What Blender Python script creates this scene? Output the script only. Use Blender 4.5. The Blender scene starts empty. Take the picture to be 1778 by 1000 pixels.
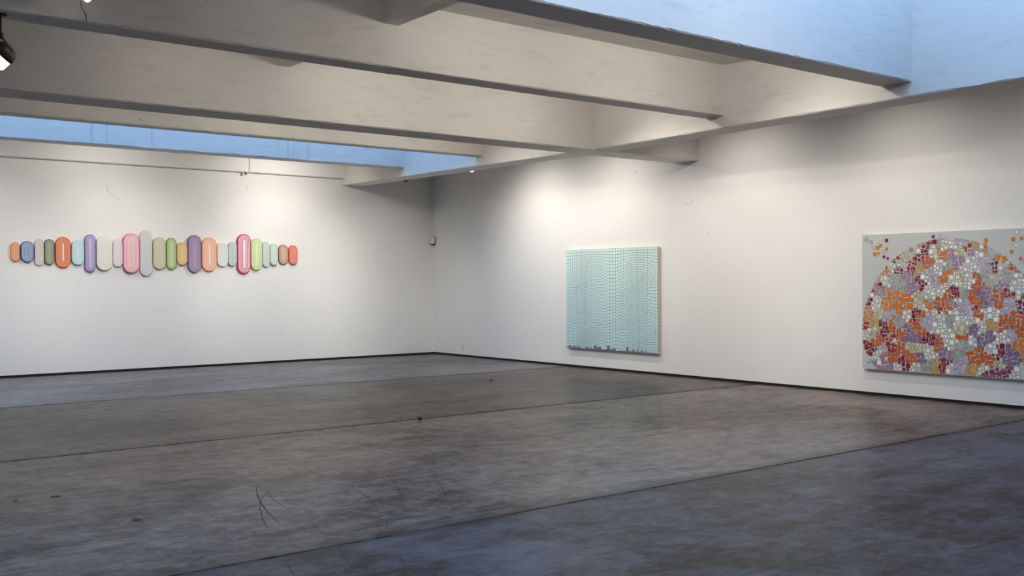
import bpy, bmesh, math, random
from mathutils import Vector, Matrix
import numpy as np

S = bpy.context.scene
C = S.collection
rnd = random.Random(7)

# ------------------------------------------------------------------ camera
YAW, PITCH, ROLL = 0.66399161, -0.00601041, -0.00502123
FPX = 1768.086
CAM = Vector((-14.2637, -21.4298, 1.8))
_F = Vector((math.sin(YAW)*math.cos(PITCH), math.cos(YAW)*math.cos(PITCH), math.sin(PITCH)))
_R = _F.cross(Vector((0, 0, 1))).normalized()
_U = _R.cross(_F)
CR = _R*math.cos(ROLL) + _U*math.sin(ROLL)
CU = -_R*math.sin(ROLL) + _U*math.cos(ROLL)
cd = bpy.data.cameras.new('camera')
cd.sensor_width = 36.0
cd.lens = 36.0*FPX/1778.0
cd.clip_end = 200
cam = bpy.data.objects.new('camera', cd)
C.objects.link(cam)
cam.matrix_world = Matrix((
    (CR.x, CU.x, -_F.x, CAM.x),
    (CR.y, CU.y, -_F.y, CAM.y),
    (CR.z, CU.z, -_F.z, CAM.z),
    (0, 0, 0, 1)))
S.camera = cam

# ------------------------------------------------------------------ world: even blue dusk sky
W = bpy.data.worlds.new('dusk_sky')
S.world = W
W.use_nodes = True
bg = W.node_tree.nodes['Background']
bg.inputs['Color'].default_value = (0.33, 0.58, 1.0, 1)
bg.inputs['Strength'].default_value = 3.9

S.view_settings.view_transform = 'Standard'
S.view_settings.look = 'None'
S.view_settings.gamma = 1
S.view_settings.use_curve_mapping = False
S.view_settings.exposure = 0.0

LAMP_WARM = (1.0, 0.90, 0.78)
LAMP_WASH = (1.0, 0.95, 0.87)


# ------------------------------------------------------------------ materials
def new_mat(name):
    m = bpy.data.materials.new(name)
    m.use_nodes = True
    nt = m.node_tree
    return m, nt, nt.nodes['Principled BSDF']


def N(nt, t, **kw):
    n = nt.nodes.new(t)
    for k, v in kw.items():
        setattr(n, k, v)
    return n


def ramp(nt, stops):
    r = N(nt, 'ShaderNodeValToRGB')
    e = r.color_ramp.elements
    while len(e) < len(stops):
        e.new(0.5)
    for i, (p, c) in enumerate(stops):
        e[i].position = p
        e[i].color = (*c, 1) if len(c) == 3 else c
    return r


def coords(nt, scale=(1, 1, 1), rot=(0, 0, 0), kind='Object'):
    tc = N(nt, 'ShaderNodeTexCoord')
    mp = N(nt, 'ShaderNodeMapping')
    mp.inputs['Scale'].default_value = scale
    mp.inputs['Rotation'].default_value = rot
    nt.links.new(tc.outputs[kind], mp.inputs['Vector'])
    return mp.outputs['Vector']


def noise(nt, vec, scale, detail=4, rough=0.55, dist=0.0):
    n = N(nt, 'ShaderNodeTexNoise')
    n.inputs['Scale'].default_value = scale
    n.inputs['Detail'].default_value = detail
    n.inputs['Roughness'].default_value = rough
    n.inputs['Distortion'].default_value = dist
    nt.links.new(vec, n.inputs['Vector'])
    return n.outputs['Fac']


def mixc(nt, fac, a, b, blend='MIX'):
    m = N(nt, 'ShaderNodeMix', data_type='RGBA', blend_type=blend)
    if isinstance(fac, (int, float)):
        m.inputs[0].default_value = fac
    else:
        nt.links.new(fac, m.inputs[0])
    for k, v in ((6, a), (7, b)):
        if isinstance(v, tuple):
            m.inputs[k].default_value = (*v, 1)
        else:
            nt.links.new(v, m.inputs[k])
    return m.outputs[2]


def bump(nt, b, h, strength, dist):
    n = N(nt, 'ShaderNodeBump')
    n.inputs['Strength'].default_value = strength
    n.inputs['Distance'].default_value = dist
    nt.links.new(h, n.inputs['Height'])
    nt.links.new(n.outputs[0], b.inputs['Normal'])


def paint_mat(name, col, var, stretch, bumpd, speck=True, rough=0.62):
    """white paint over plaster or concrete: broad mottling, fine lengthwise marks, specks"""
    m, nt, b = new_mat(name)
    v = coords(nt)
    vs = coords(nt, stretch)
    n1 = noise(nt, v, 0.9, 4, 0.6)
    r1 = ramp(nt, [(0.3, tuple(c*(1-var) for c in col)), (0.7, col)])
    nt.links.new(n1, r1.inputs[0])
    n2 = noise(nt, vs, 7.0, 6, 0.65, 0.6)
    r2 = ramp(nt, [(0.34, tuple(1-var*1.6 for _ in range(3))), (0.47, (1, 1, 1))])
    nt.links.new(n2, r2.inputs[0])
    c = mixc(nt, 1.0, r1.outputs[0], r2.outputs[0], 'MULTIPLY')
    if speck:
        vo = N(nt, 'ShaderNodeTexVoronoi')
        vo.inputs['Scale'].default_value = 1.15
        nt.links.new(v, vo.inputs['Vector'])
        r3 = ramp(nt, [(0.010, (0.33, 0.3, 0.27)), (0.020, (1, 1, 1))])
        nt.links.new(vo.outputs['Distance'], r3.inputs[0])
        c = mixc(nt, 0.8, c, r3.outputs[0], 'MULTIPLY')
    nt.links.new(c, b.inputs['Base Color'])
    b.inputs['Roughness'].default_value = rough
    b.inputs['Specular IOR Level'].default_value = 0.3
    bump(nt, b, n2, 0.35, bumpd)
    return m


M_WALL = paint_mat('white_wall_paint', (0.80, 0.79, 0.765), 0.012, (1, 1, 1), 0.0015)
M_BEAMX = paint_mat('painted_concrete_beam', (0.74, 0.71, 0.67), 0.06, (0.35, 1.5, 1.8), 0.004)
M_BEAMY = paint_mat('painted_concrete_girder', (0.74, 0.71, 0.67), 0.06, (1.5, 0.35, 1.8), 0.004)
M_CEIL = paint_mat('painted_ceiling_board', (0.72, 0.69, 0.65), 0.12, (0.25, 3.5, 1), 0.006)


def floor_mat(name, dark, light, warm, seed, streak, y0, y1):
    m, nt, b = new_mat(name)
    tc = N(nt, 'ShaderNodeTexCoord')
    off = N(nt, 'ShaderNodeVectorMath', operation='ADD')
    off.inputs[1].default_value = (seed*3.1, seed*7.7, seed)
    nt.links.new(tc.outputs['Object'], off.inputs[0])

    def mp(scale, rot):
        k = N(nt, 'ShaderNodeMapping')
        k.inputs['Scale'].default_value = scale
        k.inputs['Rotation'].default_value = (0, 0, rot)
        nt.links.new(off.outputs[0], k.inputs['Vector'])
        return k.outputs[0]
    big = noise(nt, mp((0.6, 0.9, 1), 0.15), 0.55, 5, 0.6, 0.8)
    mid_ = noise(nt, mp((0.8, 1.5, 1), 0.35), 3.6, 10, 0.74, 0.7)
    st = noise(nt, mp((0.7, 6.0, 1), 0.62), 1.6, 8, 0.7, 0.25)
    st2 = noise(nt, mp((5.0, 0.8, 1), 0.20), 2.0, 8, 0.7, 0.25)
    fine = noise(nt, mp((0.6, 1.2, 1), 0.5), 16, 7, 0.78)

    def madd(x, k, y):
        n = N(nt, 'ShaderNodeMath', operation='MULTIPLY_ADD')
        nt.links.new(x, n.inputs[0])
        n.inputs[1].default_value = k
        if y is None:
            n.inputs[2].default_value = 0
        else:
            nt.links.new(y, n.inputs[2])
        return n.outputs[0]
    tot_ = madd(big, 0.9, None)
    tot_ = madd(mid_, 1.1, tot_)
    tot_ = madd(st, 0.55*streak, tot_)
    tot_ = madd(st2, 0.45*streak, tot_)
    tot_ = madd(fine, 0.55, tot_)
    mean = 0.5*(0.9+1.1+streak+0.55)
    sc = N(nt, 'ShaderNodeMapRange')
    sc.inputs['From Min'].default_value = mean-0.23
    sc.inputs['From Max'].default_value = mean+0.23
    nt.links.new(tot_, sc.inputs['Value'])
    mid = tuple((a*0.5+c*0.5) for a, c in zip(dark, light))
    r = ramp(nt, [(0.06, dark), (0.5, mid), (0.94, light)])
    nt.links.new(sc.outputs[0], r.inputs[0])
    # dark worn patches
    pt = noise(nt, mp((0.8, 1.4, 1), 0.5), 1.5, 8, 0.72, 0.5)
    rp = ramp(nt, [(0.33, (0.42, 0.42, 0.45)), (0.42, (1, 1, 1))])
    nt.links.new(pt, rp.inputs[0])
    c = mixc(nt, 0.8, r.outputs[0], rp.outputs[0], 'MULTIPLY')
    # dirt gathered along the joints
    sx = N(nt, 'ShaderNodeSeparateXYZ')
    nt.links.new(tc.outputs['Object'], sx.inputs[0])
    dn = noise(nt, mp((1, 1, 1), 0), 3.0, 6, 0.7)
    for ye, wid, sgn in ((y0, 0.10, -1.0), (y1, 0.16, 1.0)):
        dm = N(nt, 'ShaderNodeMath', operation='MULTIPLY_ADD')
        nt.links.new(sx.outputs['Y'], dm.inputs[0])
        dm.inputs[1].default_value = sgn
        dm.inputs[2].default_value = -sgn*ye
        ds = madd(dn, -wid*1.6, dm.outputs[0])
        de = N(nt, 'ShaderNodeMapRange', interpolation_type='SMOOTHSTEP')
        de.inputs['From Min'].default_value = -wid*0.9
        de.inputs['From Max'].default_value = wid*0.9
        de.inputs['To Min'].default_value = 0.45
        de.inputs['To Max'].default_value = 1.0
        nt.links.new(ds, de.inputs['Value'])
        c = mixc(nt, 1.0, c, de.outputs[0], 'MULTIPLY')
    wn = noise(nt, mp((1, 1, 1), 0), 0.35, 3)
    rw = ramp(nt, [(0.4, (1, 1, 1)), (0.62, warm)])
    nt.links.new(wn, rw.inputs[0])
    c = mixc(nt, 1.0, c, rw.outputs[0], 'MULTIPLY')
    nt.links.new(c, b.inputs['Base Color'])
    rr = N(nt, 'ShaderNodeMapRange')
    rr.inputs['To Min'].default_value = 0.22
    rr.inputs['To Max'].default_value = 0.44
    nt.links.new(st, rr.inputs['Value'])
    nt.links.new(rr.outputs[0], b.inputs['Roughness'])
    b.inputs['Specular IOR Level'].default_value = 0.09
    bump(nt, b, tot_, 0.2, 0.003)
    return m


def flat(name, col, rough=0.5, metal=0.0, spec=0.5):
    """plain paint, plastic or metal with a faint procedural grain"""
    m, nt, b = new_mat(name)
    v = coords(nt)
    n = noise(nt, v, 40, 3)
    r = ramp(nt, [(0.3, tuple(c*0.93 for c in col)), (0.7, col)])
    nt.links.new(n, r.inputs[0])
    nt.links.new(r.outputs[0], b.inputs['Base Color'])
    b.inputs['Roughness'].default_value = rough
    b.inputs['Metallic'].default_value = metal
    b.inputs['Specular IOR Level'].default_value = spec
    return m


M_BLACK = flat('black_lamp_metal', (0.012, 0.011, 0.010), 0.45)
M_BRONZE = flat('dark_bronze_lamp_shell', (0.045, 0.036, 0.024), 0.4)
M_GAP = flat('dark_shadow_gap', (0.012, 0.011, 0.010), 0.8)
M_PLASTIC = flat('white_plastic', (0.72, 0.71, 0.68), 0.4)
M_CREAMPL = flat('cream_plastic', (0.60, 0.57, 0.50), 0.45)
M_DARKPL = flat('dark_plastic', (0.06, 0.055, 0.05), 0.5)
M_WOOD = flat('pale_wood_stretcher', (0.70, 0.60, 0.47), 0.6)
M_WIRE = flat('grey_wire', (0.10, 0.095, 0.09), 0.6)
M_SCRATCH = flat('black_scuff', (0.018, 0.017, 0.018), 0.6)
M_CRACK = flat('grey_hairline', (0.42, 0.41, 0.39), 0.8)
M_FRAME = flat('skylight_frame_metal', (0.35, 0.36, 0.37), 0.4, 0.6)

m, nt, b = new_mat('lamp_glow')
b.inputs['Base Color'].default_value = (0.9, 0.9, 0.85, 1)
b.inputs['Emission Color'].default_value = (1.0, 0.97, 0.9, 1)
b.inputs['Emission Strength'].default_value = 2.0
M_GLOW = m

m, nt, b = new_mat('skylight_glass')
out = nt.nodes['Material Output']
tr = N(nt, 'ShaderNodeBsdfTransparent')
tr.inputs[0].default_value = (0.93, 0.95, 0.96, 1)
gl = N(nt, 'ShaderNodeBsdfGlossy')
gl.inputs['Roughness'].default_value = 0.02
mx = N(nt, 'ShaderNodeMixShader')
mx.inputs[0].default_value = 0.06
nt.links.new(tr.outputs[0], mx.inputs[1])
nt.links.new(gl.outputs[0], mx.inputs[2])
nt.links.new(mx.outputs[0], out.inputs[0])
M_GLASS = m

# one paint whose colour is the object's own colour
m, nt, b = new_mat('panel_paint')
oi = N(nt, 'ShaderNodeObjectInfo')
nn = noise(nt, coords(nt), 30, 3)
rr = ramp(nt, [(0.3, (0.95, 0.95, 0.95)), (0.7, (1, 1, 1))])
nt.links.new(nn, rr.inputs[0])
cc = mixc(nt, 1.0, oi.outputs['Color'], rr.outputs[0], 'MULTIPLY')
nt.links.new(cc, b.inputs['Base Color'])
b.inputs['Roughness'].default_value = 0.5
b.inputs['Specular IOR Level'].default_value = 0.25
M_PANEL = m

# paint whose colour comes from the mesh's tile colours
m, nt, b = new_mat('mosaic_paint')
at_ = N(nt, 'ShaderNodeAttribute', attribute_name='tile_colour')
nt.links.new(at_.outputs['Color'], b.inputs['Base Color'])
b.inputs['Roughness'].default_value = 0.5
b.inputs['Specular IOR Level'].default_value = 0.25
M_MOSAIC = m


def srgb(r, g, b_):
    f = lambda v: ((v/255+0.055)/1.055)**2.4 if v > 10 else v/255/12.92
    return (f(r), f(g), f(b_))


# ------------------------------------------------------------------ helpers
def obj(name, bm, mat, parent=None, smooth=False):
    me = bpy.data.meshes.new(name)
    bm.normal_update()
    bm.to_mesh(me)
    bm.free()
    if smooth:
        for p in me.polygons:
            p.use_smooth = True
    me.materials.append(mat)
    o = bpy.data.objects.new(name, me)
    C.objects.link(o)
    if parent:
        o.parent = parent
    return o


def mesh_obj(name, verts, faces, mat, parent=None):
    me = bpy.data.meshes.new(name)
    me.from_pydata(verts, [], faces)
    me.update()
    me.materials.append(mat)
    o = bpy.data.objects.new(name, me)
    C.objects.link(o)
    if parent:
        o.parent = parent
    return o


def tag(o, label, cat, group=None, kind=None):
    o['label'] = label
    o['category'] = cat
    if group:
        o['group'] = group
    if kind:
        o['kind'] = kind
    return o


def thing(name, label, cat, loc, group=None):
    o = bpy.data.objects.new(name, None)
    o.empty_display_size = 0.1
    C.objects.link(o)
    o.location = loc
    return tag(o, label, cat, group)


def add_box(bm, x0, x1, y0, y1, z0, z1, bev=0.0):
    r = bmesh.ops.create_cube(bm, size=1)
    for v in r['verts']:
        v.co = Vector(((x0+x1)/2+v.co.x*(x1-x0), (y0+y1)/2+v.co.y*(y1-y0), (z0+z1)/2+v.co.z*(z1-z0)))
    if bev:
        es = list({e for v in r['verts'] for e in v.link_edges})
        bmesh.ops.bevel(bm, geom=es, offset=bev, segments=2, affect='EDGES')
    return bm


def box(name, x0, x1, y0, y1, z0, z1, mat, parent=None, bev=0.0):
    return obj(name, add_box(bmesh.new(), x0, x1, y0, y1, z0, z1, bev), mat, parent)


def add_lathe(bm, prof, axis=(0, 0, 1), origin=(0, 0, 0), n=28):
    """prof: (radius, distance along the axis); closed at radius 0"""
    q = Vector((0, 0, 1)).rotation_difference(Vector(axis).normalized())
    rings = []
    for r, h in prof:
        if r < 1e-6:
            rings.append([bm.verts.new(q @ Vector((0, 0, h)) + Vector(origin))])
        else:
            rings.append([bm.verts.new(q @ Vector((r*math.cos(2*math.pi*i/n), r*math.sin(2*math.pi*i/n), h)) + Vector(origin)) for i in range(n)])
    for a, b_ in zip(rings, rings[1:]):
        for i in range(n):
            j = (i+1) % n
            if len(a) == 1 and len(b_) == 1:
                continue
            if len(a) == 1:
                bm.faces.new((a[0], b_[i], b_[j]))
            elif len(b_) == 1:
                bm.faces.new((a[i], a[j], b_[0]))
            else:
                bm.faces.new((a[i], a[j], b_[j], b_[i]))
    bmesh.ops.recalc_face_normals(bm, faces=bm.faces[:])
    return bm


def add_tube(bm, pts, r, n=8):
    pts = [Vector(p) for p in pts]
    rings = []
    for i, p in enumerate(pts):
        d = (pts[min(i+1, len(pts)-1)] - pts[max(i-1, 0)]).normalized()
        u = d.cross(Vector((0.31, 0.17, 0.93)))
        if u.length < 1e-3:
            u = d.cross(Vector((1, 0, 0)))
        u.normalize()
        w = d.cross(u)
        rings.append([bm.verts.new(p + (u*math.cos(2*math.pi*k/n)+w*math.sin(2*math.pi*k/n))*r) for k in range(n)])
    for a, b_ in zip(rings, rings[1:]):
        for k in range(n):
            bm.faces.new((a[k], a[(k+1) % n], b_[(k+1) % n], b_[k]))
    bm.faces.new(rings[0])
    bm.faces.new(rings[-1])
    bmesh.ops.recalc_face_normals(bm, faces=bm.faces[:])
    return bm


def plane_at(px, py, axis, val):
    """the point of a real wall plane (or floor) that a photograph pixel shows"""
    d = CR*((px-889)/FPX) + CU*(-(py-500)/FPX) + _F
    t = (val - CAM[axis]) / d[axis]
    return CAM + d*t


# ------------------------------------------------------------------ the room
XL, YF = -19.0, -26.5          # left wall, front wall
ROOF = 5.9
CEIL = 4.95
WT = 0.25
JOINTS = [0.0, -5.18, -10.11, -15.2, -20.3, YF]

base = box('floor', XL-WT, WT, YF-WT, WT, -0.30, -0.060, M_GAP)
tag(base, 'worn grey concrete floor cast in wide strips', 'floor', kind='structure')
FM = [floor_mat(*a_, JOINTS[i_], JOINTS[i_+1]) for i_, a_ in enumerate((
    ('concrete_strip_pale', srgb(54, 52, 54), srgb(134, 129, 130), (1.0, 0.95, 0.90), 1.0, 0.75),
    ('concrete_strip_brown', srgb(10, 9, 9), srgb(108, 99, 93), (1.0, 0.89, 0.83), 2.0, 1.3),
    ('concrete_strip_mid', srgb(48, 43, 43), srgb(140, 128, 122), (1.0, 0.89, 0.83), 3.0, 0.8),
    ('concrete_strip_dark', srgb(22, 23, 28), srgb(98, 99, 109), (1.0, 0.99, 0.99), 4.0, 0.7),
    ('concrete_strip_front', srgb(22, 23, 28), srgb(98, 99, 109), (1.0, 0.99, 0.99), 5.0, 0.7)))]


def slab(y0, y1, mat):
    """a concrete strip with ragged arrises along its joints"""
    bm = bmesh.new()
    n = 160
    g = 0.010
    rows = []
    for i in range(n+1):
        x = XL + (0-XL)*i/n
        a = y0 - g - abs(rnd.gauss(0, 0.004)) - (0.02*rnd.random() if rnd.random() < 0.08 else 0)
        c = y1 + g + abs(rnd.gauss(0, 0.004)) + (0.02*rnd.random() if rnd.random() < 0.08 else 0)
        rows.append([bm.verts.new((x, y0-g*0.6, -0.06)), bm.verts.new((x, y0-g, -0.008)), bm.verts.new((x, a-0.008, 0)),
                     bm.verts.new((x, c+0.008, 0)), bm.verts.new((x, y1+g, -0.008)), bm.verts.new((x, y1+g*0.6, -0.06))])
    for p, q in zip(rows, rows[1:]):
        for k in range(5):
            bm.faces.new((p[k], q[k], q[k+1], p[k+1]))
    bmesh.ops.recalc_face_normals(bm, faces=bm.faces[:])
    if sum(f.normal.z for f in bm.faces) < 0:
        bmesh.ops.reverse_faces(bm, faces=bm.faces[:])
    return obj('concrete_strip', bm, mat, base)


for i in range(5):
    slab(JOINTS[i], JOINTS[i+1], FM[i])

GAPZ = 0.045
wb = box('wall_back', XL-WT, WT, 0.0, WT, GAPZ, ROOF, M_WALL)
tag(wb, 'white back wall with the row of rounded panels', 'wall', kind='structure')
wr = box('wall_right', 0.0, WT, YF, 0.0, GAPZ, ROOF, M_WALL)
tag(wr, 'long white wall carrying the two mosaic paintings', 'wall', kind='structure')
wl = box('wall_left', XL-WT, XL, YF, 0.0, 0.0, ROOF, M_WALL)
tag(wl, 'plain white wall opposite the paintings', 'wall', kind='structure')
wf = box('wall_front', XL-WT, WT, YF-WT, YF, 0.0, ROOF, M_WALL)
tag(wf, 'plain white wall opposite the rounded panels', 'wall', kind='structure')
for nm, a in (('baseboard_back', (XL, 0.02, 0.018, WT, -0.06, GAPZ)), ('baseboard_right', (0.018, WT, YF, 0.02, -0.06, GAPZ))):
    o = box(nm, *a, M_GAP)
    tag(o, 'dark recessed strip at the foot of the %s wall' % ('back' if 'back' in nm else 'painting'), 'baseboard', kind='structure')


# ---- beams with ragged lower arrises
def beam(name, axis, a0, a1, b0, b1, zf, z1, mat, label, chip=1.0, step=0.07):
    bm = bmesh.new()
    n = max(2, int(abs(a1-a0)/step))
    c = 0.012
    rows = []
    w1 = w2 = 0.0
    for i in range(n+1):
        a = a0+(a1-a0)*i/n
        z0 = zf(a) if callable(zf) else zf
        w1 = 0.7*w1+rnd.gauss(0, 0.0025)*chip
        w2 = 0.7*w2+rnd.gauss(0, 0.0025)*chip

        def j():
            return abs(rnd.gauss(0, 0.003))*chip + (rnd.uniform(0.006, 0.018)*chip if rnd.random() < 0.05 else 0)
        sec = [(b0, z1), (b0, z0+c+w1+j()), (b0+c+j(), z0), (b1-c-j(), z0), (b1, z0+c+w2+j()), (b1, z1)]
        rows.append([bm.verts.new((a, p, z) if axis == 'x' else (p, a, z)) for p, z in sec])
    for p, q in zip(rows, rows[1:]):
        for k in range(6):
            bm.faces.new((p[k], q[k], q[(k+1) % 6], p[(k+1) % 6]))
    bm.faces.new(rows[0])
    bm.faces.new(rows[-1])
    bmesh.ops.recalc_face_normals(bm, faces=bm.faces[:])
    o = obj(name, bm, mat)
    return tag(o, label, 'beam', kind='structure')


GX0, GX1 = -2.58, -2.10


def girder_z(y):
    y = -y
    if y < 8.8:
        return 4.10 - 0.08*y/8.8
    return 4.02 + 0.06*min((y-8.8)/7.2, 1.5)


girder = beam('girder', 'y', YF, 0.0, GX0, GX1, girder_z, ROOF, M_BEAMY, 'long white girder running parallel to the wall of paintings')
b_a = beam('ceiling_beam', 'x', XL, GX0, -14.55, -14.13, 4.25, ROOF, M_BEAMX, 'beam edging the big skylight, its tall face lit blue')
b_b = beam('ceiling_beam', 'x', XL, GX0, -11.57, -11.22, 4.22, CEIL+0.1, M_BEAMX, 'beam from whose underside the rod lamp hangs')
b_c = beam('ceiling_beam', 'x', XL, 0.0, -8.80, -8.23, 4.01, CEIL+0.1, M_BEAMX, 'deep beam crossing the girder and running on to the wall of paintings')
b_d = beam('ceiling_beam', 'x', XL, GX0, -5.62, -5.36, 4.23, ROOF, M_BEAMX, 'slim beam between the deep crossing beam and the narrow skylight')
b_e = beam('ceiling_beam', 'x', XL, GX0, -2.76, -2.42, 4.26, ROOF, M_BEAMX, 'beam nearest the back wall, its face lit blue')
b_z = beam('ceiling_beam', 'x', XL, GX0, -18.0, -17.6, 4.25, ROOF, M_BEAMX, 'beam on the far side of the big skylight')
beam('ceiling_beam', 'x', XL, GX0, -0.14, 0.0, 4.25, CEIL+0.1, M_WALL, 'shallow concrete ledge along the top of the back wall', 0.6)
# shallow cross ribs between the beams
for ya, yb, t in ((-14.13, -11.57, 'the big skylight beam and the rod lamp beam'), (-11.22, -8.80, 'the rod lamp beam and the deep crossing beam'),
                  (-8.23, -5.62, 'the deep crossing beam and the slim beam')):
    beam('cross_rib', 'y', ya, yb, -8.34, -8.15, 4.70, CEIL+0.1, M_BEAMY, 'short shallow rib between '+t, 0.5)

# drip stains down the blue lit face nearest the back wall
M_STAIN = flat('grey_water_stain', (0.62, 0.60, 0.58), 0.7)
for px, py, wd in ((159, 215, 0.05), (185, 217, 0.03), (264, 224, 0.035), (500, 246, 0.045), (510, 247, 0.02), (535, 249, 0.06)):
    q = plane_at(px, py, 1, -2.7605)
    box('drip_stain', q.x-wd/2, q.x+wd/2, -2.7612, -2.7598, 4.30, 4.30+0.9, M_STAIN, b_e)

# ---- ceiling: a roof slab with formwork boards below it, open over two bays
ce = box('ceiling', XL-WT, WT, YF-WT, -17.9, CEIL+0.05, CEIL+0.25, M_CEIL)
tag(ce, 'painted concrete ceiling with board marks between the beams', 'ceiling', kind='structure')
for x0, x1, y0, y1 in ((XL, GX0+0.1, -14.4, -5.45), (XL, GX0+0.1, -2.6, 0.1), (GX1-0.1, WT, -17.9, 0.1)):
    o = box('slab', x0, x1, y0, y1, CEIL+0.05, CEIL+0.25, M_CEIL, ce)


def boards(x0, x1, ys, zs):
    for k in range(len(ys)-1):
        bm = add_box(bmesh.new(), x0, x1, ys[k]+0.004, ys[k+1]-0.004, CEIL+zs[k % len(zs)], CEIL+0.05)
        obj('formwork_board', bm, M_CEIL, ce)


def lin(a, b_, n):
    return [a+(b_-a)*i/n for i in range(n+1)]


zs = [0.0, 0.010, 0.004, 0.014, 0.002]
for ya, yb in ((-14.13, -11.57), (-11.22, -8.80), (-8.23, -5.62)):
    for xa, xb in ((XL, -8.34), (-8.15, GX0)):
        boards(xa, xb, lin(ya, yb, 9), zs)

# ---- skylights: framed glass over the two open bays
for i, (y0, y1, lab) in enumerate(((-17.6, -14.55, 'wide glazed skylight over the front bay'), (-5.36, -2.76, 'narrow glazed skylight near the back wall'))):
    bm = bmesh.new()
    add_box(bm, XL, GX0, y0-0.12, y0+0.05, ROOF, ROOF+0.09)
    add_box(bm, XL, GX0, y1-0.05, y1+0.12, ROOF, ROOF+0.09)
    wdw = obj('window_%d' % (i+1), bm, M_FRAME)
    tag(wdw, lab, 'skylight', kind='structure')
    n = 8
    for k in range(n+1):
        x = XL+(GX0-XL)*k/n
        box('glazing_bar', x-0.025, x+0.025, y0+0.05, y1-0.05, ROOF, ROOF+0.09, M_FRAME, wdw)
        if k < n:
            x2 = XL+(GX0-XL)*(k+1)/n
            box('pane', x+0.025, x2-0.025, y0+0.05, y1-0.05, ROOF+0.03, ROOF+0.04, M_GLASS, wdw)

# ------------------------------------------------------------------ lamps
def lamp(loc, aim, top, label, watts, size=110, group=None, rod=True, glow=True, scale=1.0, point=False, dome=False, colour=LAMP_WARM, mount='ceiling'):
    """spot lamp: mounting, rod, socket, bell shell and glowing front; loc is the front of the bell"""
    root = thing('spot_lamp', label, 'lamp', loc, group)
    d = (Vector(aim)-Vector(loc)).normalized()
    s = scale
    pr = [(0.0, -0.235), (0.030, -0.235), (0.036, -0.222), (0.036, -0.160), (0.046, -0.140), (0.066, -0.115), (0.080, -0.075), (0.084, -0.040),
          (0.076, -0.040), (0.0, -0.050)]
    if dome:
        pr = [(0.0, -0.118), (0.030, -0.116), (0.055, -0.106), (0.074, -0.088), (0.084, -0.062), (0.087, -0.038), (0.078, -0.038), (0.0, -0.050)]
    obj('shell', add_lathe(bmesh.new(), [(r*s, h*s) for r, h in pr], d), M_BRONZE, root, True)
    obj('bulb', add_lathe(bmesh.new(), [(0.070*s, -0.045*s), (0.076*s, -0.030*s), (0.076*s, 0.028*s), (0.066*s, 0.040*s), (0.0, 0.047*s)], d), M_GLOW if glow else M_CREAMPL, root, True)
    back = d*((-0.11 if dome else -0.20)*s)
    tp = Vector(top)-Vector(loc)
    if rod:
        knee = Vector((tp.x, tp.y, back.z+(0.10 if dome else 0.05)))
        obj('rod', add_tube(bmesh.new(), [tp, knee, back], 0.009), M_BLACK, root)
        obj('swivel', add_lathe(bmesh.new(), [(0, -0.028), (0.02, -0.024), (0.022, 0.024), (0.0, 0.028)], (0, 0, 1), knee, 16), M_BLACK, root, True)
        obj('mount_plate', add_lathe(bmesh.new(), [(0, 0), (0.05, 0), (0.05, -0.02), (0.0, -0.024)], (0, 0, 1), tp, 20), M_BLACK, root)
    else:
        obj('arm', add_tube(bmesh.new(), [tp, tp.lerp(back, 0.6)+Vector((0, 0, 0.02)), back], 0.010), M_BLACK, root)
        obj('mount_plate', add_lathe(bmesh.new(), [(0, 0), (0.045, 0), (0.045, 0.018), (0.0, 0.022)], (1, 0, 0), tp, 20), M_BLACK, root)
    if watts:
        ld = bpy.data.lights.new('lamp_light', 'POINT' if point else 'SPOT')
        ld.energy = watts
        ld.color = colour
        if not point:
            ld.spot_size = math.radians(size)
            ld.spot_blend = 1.0
        ld.shadow_soft_size = 0.06
        lo = bpy.data.objects.new('lamp_light', ld)
        C.objects.link(lo)
        lo.parent = root
        lo.location = d*(0.12*s)
        lo.rotation_euler = d.to_track_quat('-Z', 'Y').to_euler()
    return root


# hanging from the beam near the open left side
LD = -CR*0.72-CU*0.69+_F*-0.08
p1 = plane_at(-5.0, 101.5, 1, -11.40)
p2 = plane_at(144, -17, 1, -12.02)
lamp(p1, p1+LD, (p1.x+0.028, -11.42, 4.22), 'dark lamp on a black rod under the beam, lit', 10, 120, scale=1.35, dome=True)
l2 = lamp(p2, p2+LD, (p2.x+0.06, -11.90, CEIL), 'lit lamp with a loose wire in front of the beam', 2.5, 110, scale=1.35, dome=True)
wpts = [plane_at(*q) for q in ((139, 2, 1, -11.98), (142, 14, 1, -11.90), (147, 22, 1, -11.78), (149.5, 30, 1, -11.68), (150, 38.5, 1, -11.585))]
o = obj('wire', add_tube(bmesh.new(), [p-p2 for p in wpts]+[Vector((wpts[-1].x, -11.58, 4.30))-p2], 0.004, 6), M_WIRE, l2)
# on the far face of the girder, washing the wall of paintings
GRP = 'lamps on the girder along the wall of paintings'
GL = [(-4.3, 4.15, 155, (0, -4.5, 2.2), 'lit lamp peeping out below the girder, near the back corner'),
      (-6.8, 4.45, 145, (0, -6.8, 2.1), 'facing the blue brick painting'),
      (-10.0, 4.45, 110, (0, -10.0, 2.1), 'facing the bare wall between the two paintings'),
      (-12.9, 4.45, 85, (0, -13.0, 1.9), 'facing the near part of the mosaic painting'),
      (-15.8, 4.45, 60, (0, -15.6, 1.9), 'facing the far edge of the mosaic painting'),
      (-19.0, 4.45, 60, (0, -19.0, 1.9), 'facing bare wall beyond the mosaic painting')]
for y, z, w, aim, lab in GL:
    lamp((-1.88, y, z), aim, (GX1, y+0.06, z+0.22), lab if lab[:3] == 'lit' else 'lit lamp behind the girder '+lab, w, 138, GRP, False, colour=LAMP_WASH)
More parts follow.
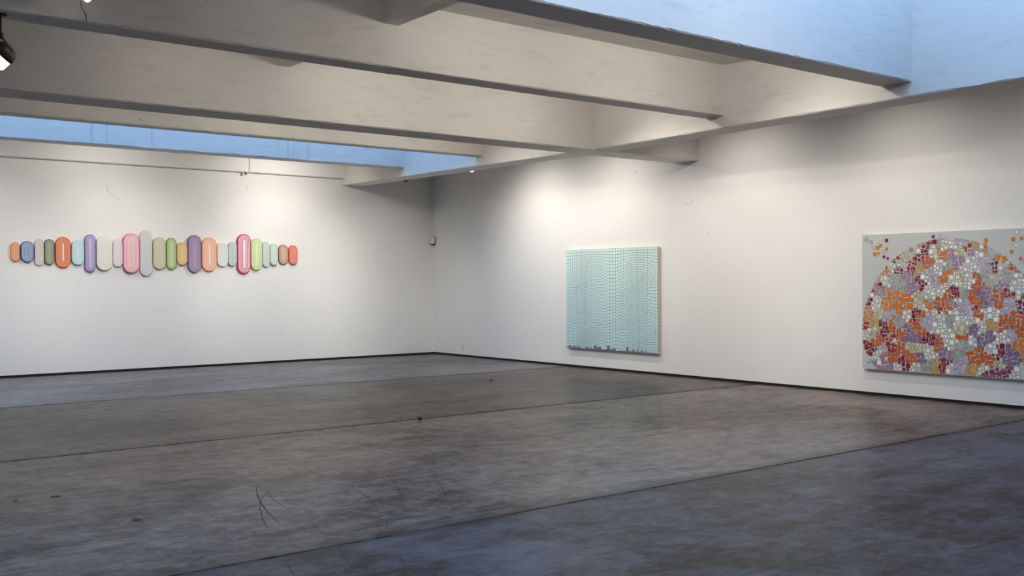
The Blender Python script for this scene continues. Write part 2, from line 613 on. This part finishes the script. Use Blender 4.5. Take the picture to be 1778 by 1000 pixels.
lamp((-1.95, -1.75, 4.15), (-1.9, -0.9, 4.14), (GX1, -1.72, 4.34), 'unlit lamp under the girder close to the back wall', 0, 100, None, False, False)
# behind the beam nearest the back wall, washing the row of panels
for x, w, lab in ((-4.4, 150, 'above the crimson panel'), (-8.2, 90, 'above the cream white panel'), (-11.7, 85, 'past the small light orange panel'), (-15.2, 85, 'well past the row of panels')):
    lamp((x, -2.05, 4.50), (x, -0.1, 2.7), (x, -2.10, CEIL+0.05), 'lit lamp between the back wall and its nearest beam, '+lab, w, 172, 'lamps washing the back wall', True, colour=LAMP_WASH)
for x, xa, w, lab in ((-3.9, -1.5, 330, 'added fill nearest the girder'), (-5.2, -4.1, 540, 'second from the girder'), (-8.2, -7.7, 430, 'third from the girder'), (-11.4, -10.8, 400, 'fourth from the girder')):  # the one nearest the girder is an added lamp, brightening the room corner
    lamp((x, -5.12, 4.46), (xa, 0.0, 1.2 if x > -4.5 else 1.65), (x, -5.36, 4.62), 'lit lamp on the rear face of the slim beam, '+lab, w, 54, 'lamps on the slim beam', False, colour=LAMP_WASH)
# high up in the three closed bays, aimed past the girder and spilling over the beams
for y, z, w, ws_, ya, bay in ((-13.65, 4.60, 54, 300, -12.6, 'the big skylight and the rod lamp beam'), (-10.72, 4.52, 44, 420, -9.8, 'the rod lamp beam and the deep crossing beam'),
                              (-7.75, 4.44, 40, 330, -5.6, 'the deep crossing beam and the slim beam')):
    for x, sp, lab in ((-9.9, 0, 'added fill across the rib'), (-7.3, 0, 'third from the girder'), (-5.9, 1, 'second from the girder'), (-4.6, 0, 'added fill nearest the girder')):  # lamps across the rib are added to brighten the beam faces there
        lamp((x, y, z), (0, ya, 1.5) if sp else (x+1.0, y, z-0.2), (x-0.12, y, CEIL), 'small lamp between '+bay+', '+lab, ws_ if sp else (w if x > -8.5 else w*(0.22 if y < -13 else 0.46)), 55, 'lamps up in the ceiling bay between '+bay, True, scale=0.7, point=not sp, colour=LAMP_WASH)
for x, lab in ((-8.6, 'farther from the girder'), (-5.9, 'nearer the girder')):
    lamp((x, -16.4, 4.62), (x-0.3, -14.6, 4.6), (x, -17.1, ROOF), 'lit lamp hung in the big skylight bay, '+lab, 32, 150, 'lamps in the big skylight bay', True, point=True, colour=LAMP_WASH)

# ------------------------------------------------------------------ the row of rounded panels
A = srgb
WHT = A(238, 236, 230)
# px extents (left, right, top, bottom), rim colour, inner colour, line colour, lines, line share, core, words
PAN = [
 (18.2, 35.4, 420.5, 453.7, A(226,138,72), A(228,170,122), A(240,205,170), 5, .30, A(226,160,110), 'small light orange rounded panel at one end of the row'),
 (35.8, 60.0, 418.7, 455.2, A(62,92,160), A(92,122,176), A(225,228,232), 6, .38, A(84,114,168), 'squat blue rounded panel with thin white rings'),
 (60.3, 77.0, 414.2, 461.0, A(208,202,190), A(208,202,196), A(216,211,203), 2, .25, A(207,202,196), 'plain warm grey rounded panel beside the blue one'),
 (77.0, 95.4, 415.0, 459.5, A(98,110,78), A(146,152,128), A(200,202,186), 5, .28, A(160,164,142), 'olive green rounded panel with pale rings'),
 (96.1, 123.8, 411.1, 465.0, A(221,94,30), A(216,104,50), A(240,210,188), 6, .26, A(240,232,224), 'strong orange rounded panel with a white slot in the middle'),
 (124.5, 147.0, 416.8, 460.0, A(182,216,224), A(190,219,225), A(222,234,236), 6, .30, A(232,238,236), 'pale blue rounded panel with faint rings beside the orange one'),
 (147.0, 167.5, 406.9, 471.9, A(146,128,184), A(176,160,200), A(212,204,220), 4, .22, A(212,204,220), 'tall lavender rounded panel with a pale streak'),
 (167.8, 196.2, 408.9, 469.3, A(228,224,213), A(230,226,216), A(236,233,224), 5, .4, A(232,228,218), 'broad cream white rounded panel'),
 (196.2, 213.8, 414.6, 463.2, A(226,214,219), A(228,218,222), A(234,226,228), 4, .3, A(230,220,224), 'plain pale pink rounded panel'),
 (213.8, 243.3, 405.1, 473.9, A(226,116,142), A(232,170,178), A(244,232,230), 6, .46, A(232,178,184), 'large pink rounded panel with bold white rings'),
 (243.2, 265.3, 399.7, 479.0, A(206,206,206), A(204,204,205), A(220,220,219), 5, .3, A(206,206,207), 'tallest panel of the row, pale silver grey'),
 (265.8, 288.8, 411.9, 467.8, A(190,178,140), A(206,196,176), A(232,226,210), 6, .34, A(202,192,176), 'beige rounded panel with cream rings'),
 (288.9, 307.4, 413.1, 467.8, A(118,158,62), A(178,200,138), A(228,234,208), 5, .34, A(204,216,178), 'slender bright green rounded panel with white rings'),
 (307.4, 326.3, 420.7, 460.5, A(222,178,92), A(226,196,130), A(238,222,184), 5, .30, A(230,206,150), 'small golden yellow rounded panel'),
 (326.1, 350.6, 408.1, 473.1, A(124,92,144), A(150,124,164), A(222,210,222), 6, .28, A(170,148,180), 'large purple rounded panel with white rings'),
 (350.7, 377.3, 411.9, 471.1, A(240,158,116), A(240,186,156), A(246,220,202), 7, .34, A(244,232,222), 'salmon orange rounded panel with a white slot'),
 (377.4, 397.0, 421.0, 463.0, A(220,219,214), A(222,222,218), A(233,232,228), 5, .34, A(226,226,222), 'small white rounded panel beside the salmon one'),
 (396.7, 412.3, 419.8, 461.6, A(186,202,202), A(192,206,206), A(198,211,211), 3, .3, A(184,199,201), 'small plain blue grey rounded panel'),
 (412.3, 436.6, 406.3, 475.2, A(198,54,106), A(206,84,126), A(244,232,232), 4, .44, A(244,230,232), 'large crimson rounded panel with bold white rings'),
 (436.2, 456.3, 413.7, 469.1, A(190,214,146), A(204,222,168), A(218,231,190), 5, .28, A(230,238,212), 'light green rounded panel with a pale streak'),
 (456.4, 469.3, 419.0, 463.5, A(202,204,204), A(204,206,206), A(210,212,212), 2, .3, A(203,205,205), 'narrow plain pale grey rounded panel'),
 (469.3, 483.7, 423.3, 460.5, A(176,206,190), A(198,218,206), A(222,232,224), 4, .32, A(204,220,210), 'small mint green rounded panel'),
 (483.7, 501.5, 424.8, 459.3, A(160,108,76), A(198,164,140), A(230,214,200), 5, .32, A(196,176,160), 'small brown rounded panel with cream rings'),
 (501.8, 517.7, 426.0, 459.3, A(224,104,88), A(228,136,122), A(236,172,158), 5, .28, A(226,130,116), 'small coral red rounded panel at one end of the row'),
]


def stadium(w, h, off, n=12):
    """outline of a rounded slot of width w and height h, pulled in by off"""
    r = w/2-off
    s = max(h/2-w/2, 0)
    pts = []
    for i in range(n+1):
        t = math.pi*i/n
        pts.append((r*math.cos(t), s+r*math.sin(t)))
    for i in range(n+1):
        t = math.pi+math.pi*i/n
        pts.append((r*math.cos(t), -s+r*math.sin(t)))
    return pts


def panel(i, row):
    x0, x1, y0, y1, rim, inner, line, n, share, core, words = row
    dep = [0.055, 0.075, 0.050, 0.065][i % 4] + (0.02 if (y1-y0) > 60 else 0)
    pl = -dep-0.01
    a = plane_at((x0+x1)/2, y0, 1, pl)
    c = plane_at((x0+x1)/2, y1, 1, pl)
    l = plane_at(x0, (y0+y1)/2, 1, pl)
    r = plane_at(x1, (y0+y1)/2, 1, pl)
    w = (r.x-l.x)-0.012
    h = a.z-c.z
    root = thing('rounded_panel', words, 'panel', ((l.x+r.x)/2, 0, (a.z+c.z)/2), 'rounded panels in a row on the back wall')
    # body with a softened front edge
    o0 = stadium(w, h, 0)
    o1 = stadium(w, h, 0.006)
    m_ = len(o0)
    v = [(p[0], -0.01, p[1]) for p in o0]+[(p[0], -dep+0.006, p[1]) for p in o0]+[(p[0], -dep, p[1]) for p in o1]
    f = []
    for ring in (0, 1):
        for k in range(m_):
            k2 = (k+1) % m_
            f.append((ring*m_+k, ring*m_+k2, (ring+1)*m_+k2, (ring+1)*m_+k))
    f.append(tuple(range(2*m_, 3*m_)))
    f.append(tuple(range(m_-1, -1, -1)))
    body = mesh_obj('panel_body', v, f, M_PANEL, root)
    body.color = (*rim, 1)
    # cleat that carries the panel on the wall
    bx = box('cleat', -0.03, 0.03, -0.012, 0.0, -0.03, 0.03, M_WOOD, root)
    # rings: coloured band, line, coloured band, ...
    R = w/2-0.008
    edges = [0.008]
    unit = R/(n+0.5)
    seq = []
    pos = 0.008
    for k in range(n):
        t = (k+0.5)/n
        ca = tuple(p*(1-t)+q*t for p, q in zip(rim, inner))
        wa = unit*(1-share)
        wl_ = unit*share
        seq.append(('band', pos, pos+wa, ca))
        seq.append(('stripe', pos+wa, pos+unit, line))
        pos += unit
    seq.append(('core', pos, None, core))
    for nm, q0, q1, col in seq:
        a_ = stadium(w, h, q0)
        yv = -dep-(0.0015 if nm == 'stripe' else 0.001)
        if q1 is None:
            vv = [(p[0], yv, p[1]) for p in a_]+[(p[0], -dep, p[1]) for p in a_]
            ff = [tuple(range(m_))]+[(k, (k+1) % m_, m_+(k+1) % m_, m_+k) for k in range(m_)]
        else:
            b_ = stadium(w, h, q1)
            vv = [(p[0], yv, p[1]) for p in a_]+[(p[0], yv, p[1]) for p in b_]+[(p[0], -dep, p[1]) for p in a_]
            ff = [(k, (k+1) % m_, m_+(k+1) % m_, m_+k) for k in range(m_)]+[(k, 2*m_+k, 2*m_+(k+1) % m_, (k+1) % m_) for k in range(m_)]
        o = mesh_obj(nm, vv, ff, M_PANEL, body)
        o.color = (*col, 1)


for i, row in enumerate(PAN):
    panel(i, row)


# ------------------------------------------------------------------ the two paintings
def tiles_mesh(name, polys, parent):
    """polys: list of (points in wall space, colour); one joined coat of painted tiles"""
    vs, fs, cs = [], [], []
    for pts, col in polys:
        b0 = len(vs)
        vs += pts
        fs.append(tuple(range(b0, b0+len(pts))))
        cs.append(col)
    o = mesh_obj(name, vs, fs, M_MOSAIC, parent)
    at = o.data.attributes.new('tile_colour', 'FLOAT_COLOR', 'FACE')
    for k, c in enumerate(cs):
        at.data[k].color = (*c, 1)
    o['kind'] = 'stuff'
    return o


def canvas(name, label, ya, yb, z0, z1, dep, ground, side):
    """ya > yb: edge nearer the corner first; front faces -x"""
    root = thing(name, label, 'painting', (0, (ya+yb)/2, z0))
    oy, oz = (ya+yb)/2, z0
    g = flat(name+'_ground', ground, 0.55, 0, 0.25)
    obj('stretcher', add_box(bmesh.new(), -dep-0.010, -0.015, yb-oy, ya-oy, 0, z1-z0, 0.003), side, root)
    obj('canvas_face', add_box(bmesh.new(), -dep-0.015, -dep-0.009, yb-oy, ya-oy, 0, z1-z0), g, root)
    obj('hanging_cleat', add_box(bmesh.new(), -0.018, 0.0, -0.5, 0.5, (z1-z0)*0.8, (z1-z0)*0.8+0.06), M_WOOD, root)
    return root, -dep-0.015, oy, oz


# --- blue brick painting
YA, YB, Z0, Z1 = -5.165, -7.825, 0.402, 2.460
root, xf, oy, oz = canvas('brick_pattern_painting', 'square painting of pale blue bricks on violet ground', YA, YB, Z0, Z1, 0.065, A(122, 114, 136), M_WOOD)
NC = 46


def wcol(u):
    """relative column width: narrow near 0.23 and 0.80, wide at the sides and in the middle"""
    return 0.42 + 0.30*(1+math.cos(2*math.pi*(u-0.5)/0.57))*0.95 + 0.03*math.sin(math.pi*u)


us = [0.0]
ws = [wcol((k+0.5)/NC) for k in range(NC)]
tot = sum(ws)
for w in ws:
    us.append(us[-1]+w/tot)
W2, H2 = YA-YB, Z1-Z0
polys = []
r2 = random.Random(3)
c_top, c_bot = A(210, 234, 228), A(190, 222, 226)
for k in range(NC):
    u0, u1 = us[k], us[k+1]
    um = (u0+u1)/2
    wr_ = ws[k]/max(ws)
    ln = 0.0030
    ya_ = YA-u0*W2-ln-oy
    yb_ = YA-u1*W2+ln-oy
    t = 0.0
    row = 0
    stop = 1.0-r2.choice([0.004, 0.010, 0.022, 0.034, 0.006])*(1.3 if 0.3 < um < 0.5 or 0.6 < um < 0.72 else 0.8)
    while t < stop:
        v = t
        ph = 0.5+0.5*math.cos(2*math.pi*(um-0.5)/0.57)
        hgt = 0.0205 + 0.0130*ph + 0.0032*math.sin(9*v+7*um+k*0.05) + 0.002*math.sin(23*v+11*um)
        if row == 0:
            hgt *= 1.0+0.25*r2.random()*0.2
        e = min(t+hgt, stop)
        if e-t > 0.008:
            zt = Z1-t*H2-oz-0.0036
            zb_ = Z1-e*H2-oz+0.0036
            col = tuple((a*(1-v)+b_*v)*(0.97+0.05*r2.random()) for a, b_ in zip(c_top, c_bot))
            polys.append(([(xf-0.002, ya_, zt), (xf-0.002, yb_, zt), (xf-0.002, yb_, zb_), (xf-0.002, ya_, zb_)], col))
        t = e
        row += 1
tiles_mesh('painted_bricks', polys, root)

# --- mosaic painting with the big dome of rounded tiles
YA, YB, Z0, Z1 = -12.228, -15.95, 0.413, 2.505
root, xf, oy, oz = canvas('mosaic_painting', 'wide grey painting with a dome of orange, white and mauve tiles', YA, YB, Z0, Z1, 0.065, A(196, 200, 198), M_WOOD)
WHI, ORA, OR2 = A(240, 238, 232), A(236, 122, 14), A(222, 90, 10)
CRI, RED, MAG = A(140, 26, 52), A(176, 38, 20), A(150, 50, 100)
MAU, LIL, VIO = A(176, 130, 168), A(200, 188, 212), A(140, 106, 150)
CRE, OCH, GRY = A(214, 206, 168), A(214, 166, 72), A(170, 180, 178)
SEED = {
 'ORA': [(405,150),(510,205),(540,200),(565,305),(220,430),(270,480),(200,480),(330,490),(300,440),(450,495),(240,600),(180,300),(210,320),(870,230),(760,165),(540,340),(345,470),(300,525),(100,540),(95,580),(965,750),(990,770)],
 'OR2': [(430,265),(480,250),(520,485),(555,430),(570,510),(715,330),(745,380),(700,430),(720,470),(735,560),(390,580),(410,560),(365,620),(400,660),(290,660),(270,690),(165,700),(140,720),(260,790),(290,770),(355,815),(230,800),(510,670),(510,730),(640,690),(660,680),(730,780),(690,800),(800,820),(760,800),(850,490),(840,460),(890,580),(930,600),(980,650),(970,280),(930,290),(990,600),(950,560),(870,630),(240,650)],
 'CRI': [(240,245),(210,255),(270,290),(400,235),(445,165),(430,160),(405,350),(410,380),(590,400),(605,440),(390,540),(360,560),(195,605),(200,650),(430,690),(470,700),(100,470),(820,260),(830,300),(985,480),(970,510),(860,750),(860,790),(295,820),(310,840),(170,390),(130,745),(470,130)],
 'RED': [(345,295),(365,245),(505,520),(240,690),(235,735),(130,425),(710,510),(915,430),(520,860),(545,880),(95,610),(660,170),(275,200)],
 'MAG': [(840,890),(890,890),(540,820),(780,905),(910,885)],
 'MAU': [(150,410),(130,405),(180,420),(360,390),(340,400),(350,160),(630,230),(610,260),(600,230),(580,210),(320,330),(780,410),(800,450),(800,500),(190,850),(230,860),(595,490),(870,385),(700,200),(560,780),(150,850),(170,800)],
 'LIL': [(440,310),(480,370),(470,320),(640,500),(660,490),(625,510),(470,580),(440,620),(450,560),(930,500),(900,510),(900,540),(620,885),(590,890),(820,205),(760,235),(790,240),(800,280),(200,570),(210,590),(620,130),(650,140),(230,210),(650,830),(920,670),(690,530),(185,740)],
 'VIO': [(340,650),(350,690),(400,690),(710,650),(720,620),(780,690),(760,720),(800,680),(750,690),(940,790),(910,760),(930,820),(900,800),(760,430),(800,480),(540,760),(410,820)],
 'CRE': [(320,200),(345,200),(310,230),(630,200),(640,180),(800,360),(820,350),(385,450),(395,500),(660,340),(640,320),(390,740),(360,730),(140,630),(640,640),(660,630),(850,840),(160,560),(120,660),(860,330)],
 'OCH': [(150,335),(160,310),(390,270),(390,300),(735,165),(780,240),(810,620),(820,600),(490,830),(500,870),(720,870),(690,890),(130,600)],
 'GRY': [(300,390),(270,370),(250,345),(570,245),(550,275),(650,430),(640,450),(780,330),(900,310),(890,330),(920,340),(290,580),(270,600),(570,590),(580,570),(650,760),(620,770),(430,850),(505,140),(670,740)],
 'WHI': [(290,170),(280,265),(300,270),(370,160),(470,150),(590,140),(540,150),(530,260),(500,290),(440,430),(450,400),(600,345),(620,360),(680,250),(710,280),(650,280),(520,570),(530,600),(500,640),(620,600),(610,580),(740,600),(760,640),(820,540),(790,550),(145,510),(145,470),(110,440),(190,360),(230,270),(420,340),(310,560),(330,560),(160,770),(150,800),(570,700),(560,730),(590,720),(460,760),(450,790),(860,690),(890,710),(820,740),(800,740),(960,910),(930,900),(770,870),(740,890),(960,360),(990,370),(940,380),(110,650),(700,230),(480,200),(490,240),(620,470),(600,540),(690,580),(700,710),(560,880),(270,860),(370,860),(250,710),(420,520),(480,540),(530,660),(840,580),(690,340),(560,380),(660,380),(480,430),(520,430),(870,270),(740,210)],
}
CM = {'ORA': ORA, 'OR2': OR2, 'CRI': CRI, 'RED': RED, 'MAG': MAG, 'MAU': MAU, 'LIL': LIL, 'VIO': VIO, 'CRE': CRE, 'OCH': OCH, 'GRY': GRY, 'WHI': WHI}


def zp(x, y):
    p = plane_at(1478+x*0.3, 380+y*0.3, 0, xf)
    return (p.y, p.z)


seeds = [(*zp(*p), k) for k, l in SEED.items() for p in l]
r3 = random.Random(11)
pals = ['WHI']*5+['OR2']*4+['ORA']*2+['LIL', 'VIO', 'MAU', 'CRI', 'CRE', 'GRY']
for _ in range(130):
    seeds.append((r3.uniform(YB, -14.80), r3.uniform(Z0, Z1), r3.choice(pals)))
sy = np.array([s[0] for s in seeds])
sz = np.array([s[1] for s in seeds])
sk = [s[2] for s in seeds]
polys = []
LINE = A(92, 86, 80)


def tile(y, z, w, h, ang, key, jit=True, lift=0.0):
    def rsq(w_, h_, x_):
        c = min(w_, h_)*0.2
        pts = [(-w_/2+c, h_/2), (w_/2-c, h_/2), (w_/2, h_/2-c), (w_/2, -h_/2+c), (w_/2-c, -h_/2), (-w_/2+c, -h_/2), (-w_/2, -h_/2+c), (-w_/2, h_/2-c)]
        ca, sa = math.cos(ang), math.sin(ang)
        return [(x_, y-(p*ca-q_*sa)-oy, z+(p*sa+q_*ca)-oz) for p, q_ in pts]
    col = CM[key]
    k = r3.uniform(0.88, 1.08) if jit else 1
    polys.append((rsq(w+0.0075, h+0.0075, xf-0.001-lift), LINE))
    polys.append((rsq(w, h, xf-0.002-lift), tuple(min(c*k, 0.95) for c in col)))


DY, DZ, DR = -13.62, 1.02, 1.395


def inside(y, z, m_):
    if z < Z0+m_*0.5 or y < YB+m_*0.5 or y > YA-m_:
        return False
    d = math.hypot(y-DY, z-DZ)
    lim = DR
    if z < 0.75:
        lim = DR-(0.75-z)*0.28
    if d < lim-m_ and (y > -14.95 or z > 1.1):
        # lower right corner stays bare
        if z < 0.62 and y < -14.66:
            return False
        return True
    if math.hypot(y+15.55, z-1.35) < 0.98-m_ and z > 0.62:
        return True
    return False


G = 0.0110
ny, nz = int((YA-YB)/G), int((Z1-Z0)/G)
occ = np.zeros((ny, nz), bool)
# packing: some larger tiles first, then ever smaller ones into every place that is left
cells = [(i, j) for i in range(ny-7) for j in range(nz-7)]
for sizes, share in ((((7, 7), (6, 6), (5, 6), (5, 5)), 0.035), (((5, 5), (4, 5), (4, 4)), 0.12), (((4, 4), (3, 4), (4, 3)), 0.5), (((3, 3),), 1), (((2, 3), (3, 2)), 1), (((2, 2),), 1)):
    r3.shuffle(cells)
    for i, j in cells[:int(len(cells)*share)]:
        a, b_ = r3.choice(sizes)
        if occ[i:i+a, j:j+b_].any():
            continue
        y = YA-(i+a/2)*G
        z = Z0+(j+b_/2)*G+0.006
        if not inside(y, z, max(a, b_)*G/2):
            continue
        occ[i:i+a, j:j+b_] = True
        key = sk[int(np.argmin((sy-y)**2+(sz-z)**2))]
        if r3.random() < 0.03:
            key = r3.choice(['WHI', 'LIL', 'GRY', 'CRE', 'WHI'])
        d = math.hypot(y-DY, z-DZ)
        ang = 0.0
        if d > 0.85 and z > 1.1:
            ang = (math.atan2(z-DZ, -(y-DY))-math.pi/2)
            ang = ((ang+math.pi/4) % (math.pi/2)-math.pi/4)*min(1, (d-0.85)/0.35)*0.75
        shr = 1-abs(math.sin(2*ang))*0.16
        tile(y, z, a*G*shr-0.009, b_*G*shr-0.009, ang+r3.gauss(0, 0.03), key)
# loose tiles flying off the dome
for x, y, s, key, an in [(87,120,.060,'GRY',.1),(115,135,.048,'GRY',.5),(138,135,.036,'WHI',.1),(205,125,.05,'CRI',.1),(152,168,.058,'ORA',.15),(170,155,.042,'ORA',.2),(124,168,.040,'LIL',.3),
                         (205,173,.042,'ORA',.3),(186,190,.042,'LIL',.1),(137,205,.058,'ORA',.2),(158,200,.036,'ORA',.2),(190,220,.040,'CRI',.5),(212,229,.036,'CRI',.5),(475,103,.042,'CRI',.1),
                         (512,98,.046,'LIL',0),(780,125,.050,'ORA',.1),(775,152,.042,'ORA',.1),(890,223,.034,'ORA',.3),(960,77,.040,'WHI',0),(938,117,.052,'ORA',.05),(985,113,.042,'ORA',.3),
                         (955,152,.042,'WHI',.2),(928,190,.046,'ORA',0),(980,230,.042,'ORA',.3),(990,245,.042,'LIL',.3),
                         (97,830,.024,'GRY',.2),(110,828,.024,'GRY',.3),(123,826,.028,'GRY',.3),(138,823,.030,'GRY',.2)]:
    yy, zz = zp(x, y)
    tile(yy, zz, s*0.95, s*0.95, an, key, False, 0.0024)
tiles_mesh('painted_tiles', polys, root)

# ------------------------------------------------------------------ small things on the walls
s = thing('motion_sensor', 'small cream sensor box high in the corner of the room', 'sensor', (0, 0, 2.85))
d = Vector((-1, -1, 0)).normalized()
rot = Matrix.Rotation(math.radians(-45), 4, 'Z')


def corner_part(name, hw, z0, z1, d0, d1, mat, bev):
    bm = add_box(bmesh.new(), -hw, hw, -d1, -d0, z0, z1, bev)
    bmesh.ops.transform(bm, matrix=rot, verts=bm.verts[:])
    return obj(name, bm, mat, s)


corner_part('back_plate', 0.062, -0.100, 0.095, 0.068, 0.085, M_DARKPL, 0.004)
corner_part('housing', 0.052, -0.085, 0.087, 0.085, 0.118, M_PLASTIC, 0.008)
corner_part('lens_foot', 0.055, -0.115, -0.092, 0.085, 0.105, M_DARKPL, 0.004)

s = thing('wall_outlet', 'small white electrical outlet low on the wall near the corner', 'outlet', (0, -1.27, 0.23))
obj('cover_plate', add_box(bmesh.new(), -0.008, 0.0, -0.045, 0.045, -0.065, 0.065, 0.003), M_PLASTIC, s)
for z in (-0.027, 0.027):
    soc = obj('socket', add_lathe(bmesh.new(), [(0, 0), (0.019, 0), (0.018, 0.004), (0, 0.005)], (-1, 0, 0), (-0.007, 0, z), 16), M_CREAMPL, s)
    for y in (-0.007, 0.007):
        obj('slot', add_box(bmesh.new(), -0.0135, -0.011, y-0.0018, y+0.0018, z-0.007, z+0.007), M_DARKPL, soc)

s = thing('conduit', 'thin white conduit running down the ledge above the panels', 'conduit', (-4.95, -0.14, 4.24))
obj('pipe', add_tube(bmesh.new(), [(0, -0.012, -0.03), (0, -0.012, 0.70)], 0.011), M_PLASTIC, s)
obj('end_clip', add_box(bmesh.new(), -0.10, -0.06, -0.012, 0.03, -0.05, 0.012, 0.003), M_DARKPL, s)
obj('clip_bar', add_box(bmesh.new(), -0.10, 0.0, -0.010, -0.001, 0.012, 0.026), M_PLASTIC, s)

# hairline cracks in the wall paint
for pts in ([(185, 321), (187, 333), (192, 338), (198, 340), (204, 343), (208, 349)], [(428, 322), (430, 326), (431, 331)], [(488, 576), (491, 579)], [(568, 430), (573, 431)]):
    q = [plane_at(x, y, 1, -0.0005) for x, y in pts]
    obj('hairline_crack', add_tube(bmesh.new(), q, 0.0035, 6), M_CRACK, wb)
for pts in ([(1188, 352), (1192, 356), (1199, 354), (1203, 349)], [(1226, 404), (1233, 408)], [(1165, 384), (1173, 386)]):
    q = [plane_at(x, y, 0, -0.0005) for x, y in pts]
    obj('hairline_crack', add_tube(bmesh.new(), q, 0.003, 6), M_CRACK, wr)
for px, py in ((890, 508), (1103, 298), (831, 409)):
    p = plane_at(px, py, 0, -0.001)
    obj('nail_hole', add_lathe(bmesh.new(), [(0, 0), (0.011, 0), (0.009, 0.002), (0, 0.0025)], (-1, 0, 0), p, 10), M_DARKPL, wr)

# ------------------------------------------------------------------ scuffs and plugs on the floor
def scuff(pts, w):
    q = [plane_at(x, y, 2, 0.0012) for x, y in pts]
    # smooth the polyline
    for _ in range(2):
        n_ = [q[0]]
        for a, b_ in zip(q, q[1:]):
            n_ += [a.lerp(b_, 0.25), a.lerp(b_, 0.75)]
        q = n_+[q[-1]]
    vs, fs = [], []
    for i, p in enumerate(q):
        t = (q[min(i+1, len(q)-1)]-q[max(i-1, 0)]).normalized()
        s_ = Vector((-t.y, t.x, 0))*w*(0.35+0.65*math.sin(math.pi*i/(len(q)-1)))*0.5
        vs += [tuple(p+s_), tuple(p-s_)]
        if i:
            fs.append((2*i-2, 2*i-1, 2*i+1, 2*i))
    o = mesh_obj('scuff_mark', vs, fs, M_SCRATCH, base)
    return o


for pts, w in (([(449, 838), (445, 850), (449, 866), (463, 888), (488, 910)], 0.010), ([(473, 850), (455, 862), (450, 878), (455, 898), (464, 916)], 0.008),
               ([(463, 853), (475, 868), (500, 884)], 0.005), ([(530, 815), (560, 826)], 0.005), ([(600, 838), (635, 860), (652, 877), (660, 895)], 0.006),
               ([(660, 820), (680, 830), (694, 850), (699, 872)], 0.006), ([(708, 852), (728, 868), (738, 884)], 0.005), ([(745, 812), (770, 850), (786, 888)], 0.004),
               ([(670, 898), (672, 925)], 0.005), ([(590, 950), (600, 972), (612, 985)], 0.006), ([(690, 960), (705, 985)], 0.005), ([(497, 977), (512, 1000)], 0.006),
               ([(440, 923), (444, 927)], 0.012), ([(543, 908), (560, 925), (576, 940)], 0.004), ([(240, 908), (250, 925)], 0.004)):
    scuff(pts, w)
for px, py, r in ((97, 862, 0.042), (237, 902.5, 0.036), (27, 870, 0.02), (695, 726, 0.03)):
    p = plane_at(px, py, 2, 0.0)
    obj('floor_plug', add_lathe(bmesh.new(), [(0, 0.0025), (r, 0.0025), (r*1.05, 0.0)], (0, 0, 1), p, 18), M_SCRATCH, base)

p = plane_at(725.5, 727.5, 2, 0.0)
o = obj('pebble', add_lathe(bmesh.new(), [(0, 0), (0.022, 0.001), (0.030, 0.014), (0.020, 0.030), (0, 0.036)], (0.1, 0, 1), (0, 0, 0), 9), M_SCRATCH, None, True)
o.location = (p.x, p.y-0.05, 0.0)
tag(o, 'small dark pebble lying beside the floor joint', 'pebble')
p = plane_at(853, 660.5, 2, 0.0)
o = obj('paint_chip', add_box(bmesh.new(), -0.03, 0.03, -0.02, 0.02, 0.0, 0.012, 0.004), M_SCRATCH)
o.location = (p.x, p.y, 0)
o.rotation_euler = (0, 0, 0.5)
tag(o, 'tiny dark chip lying on the brown concrete strip', 'debris')
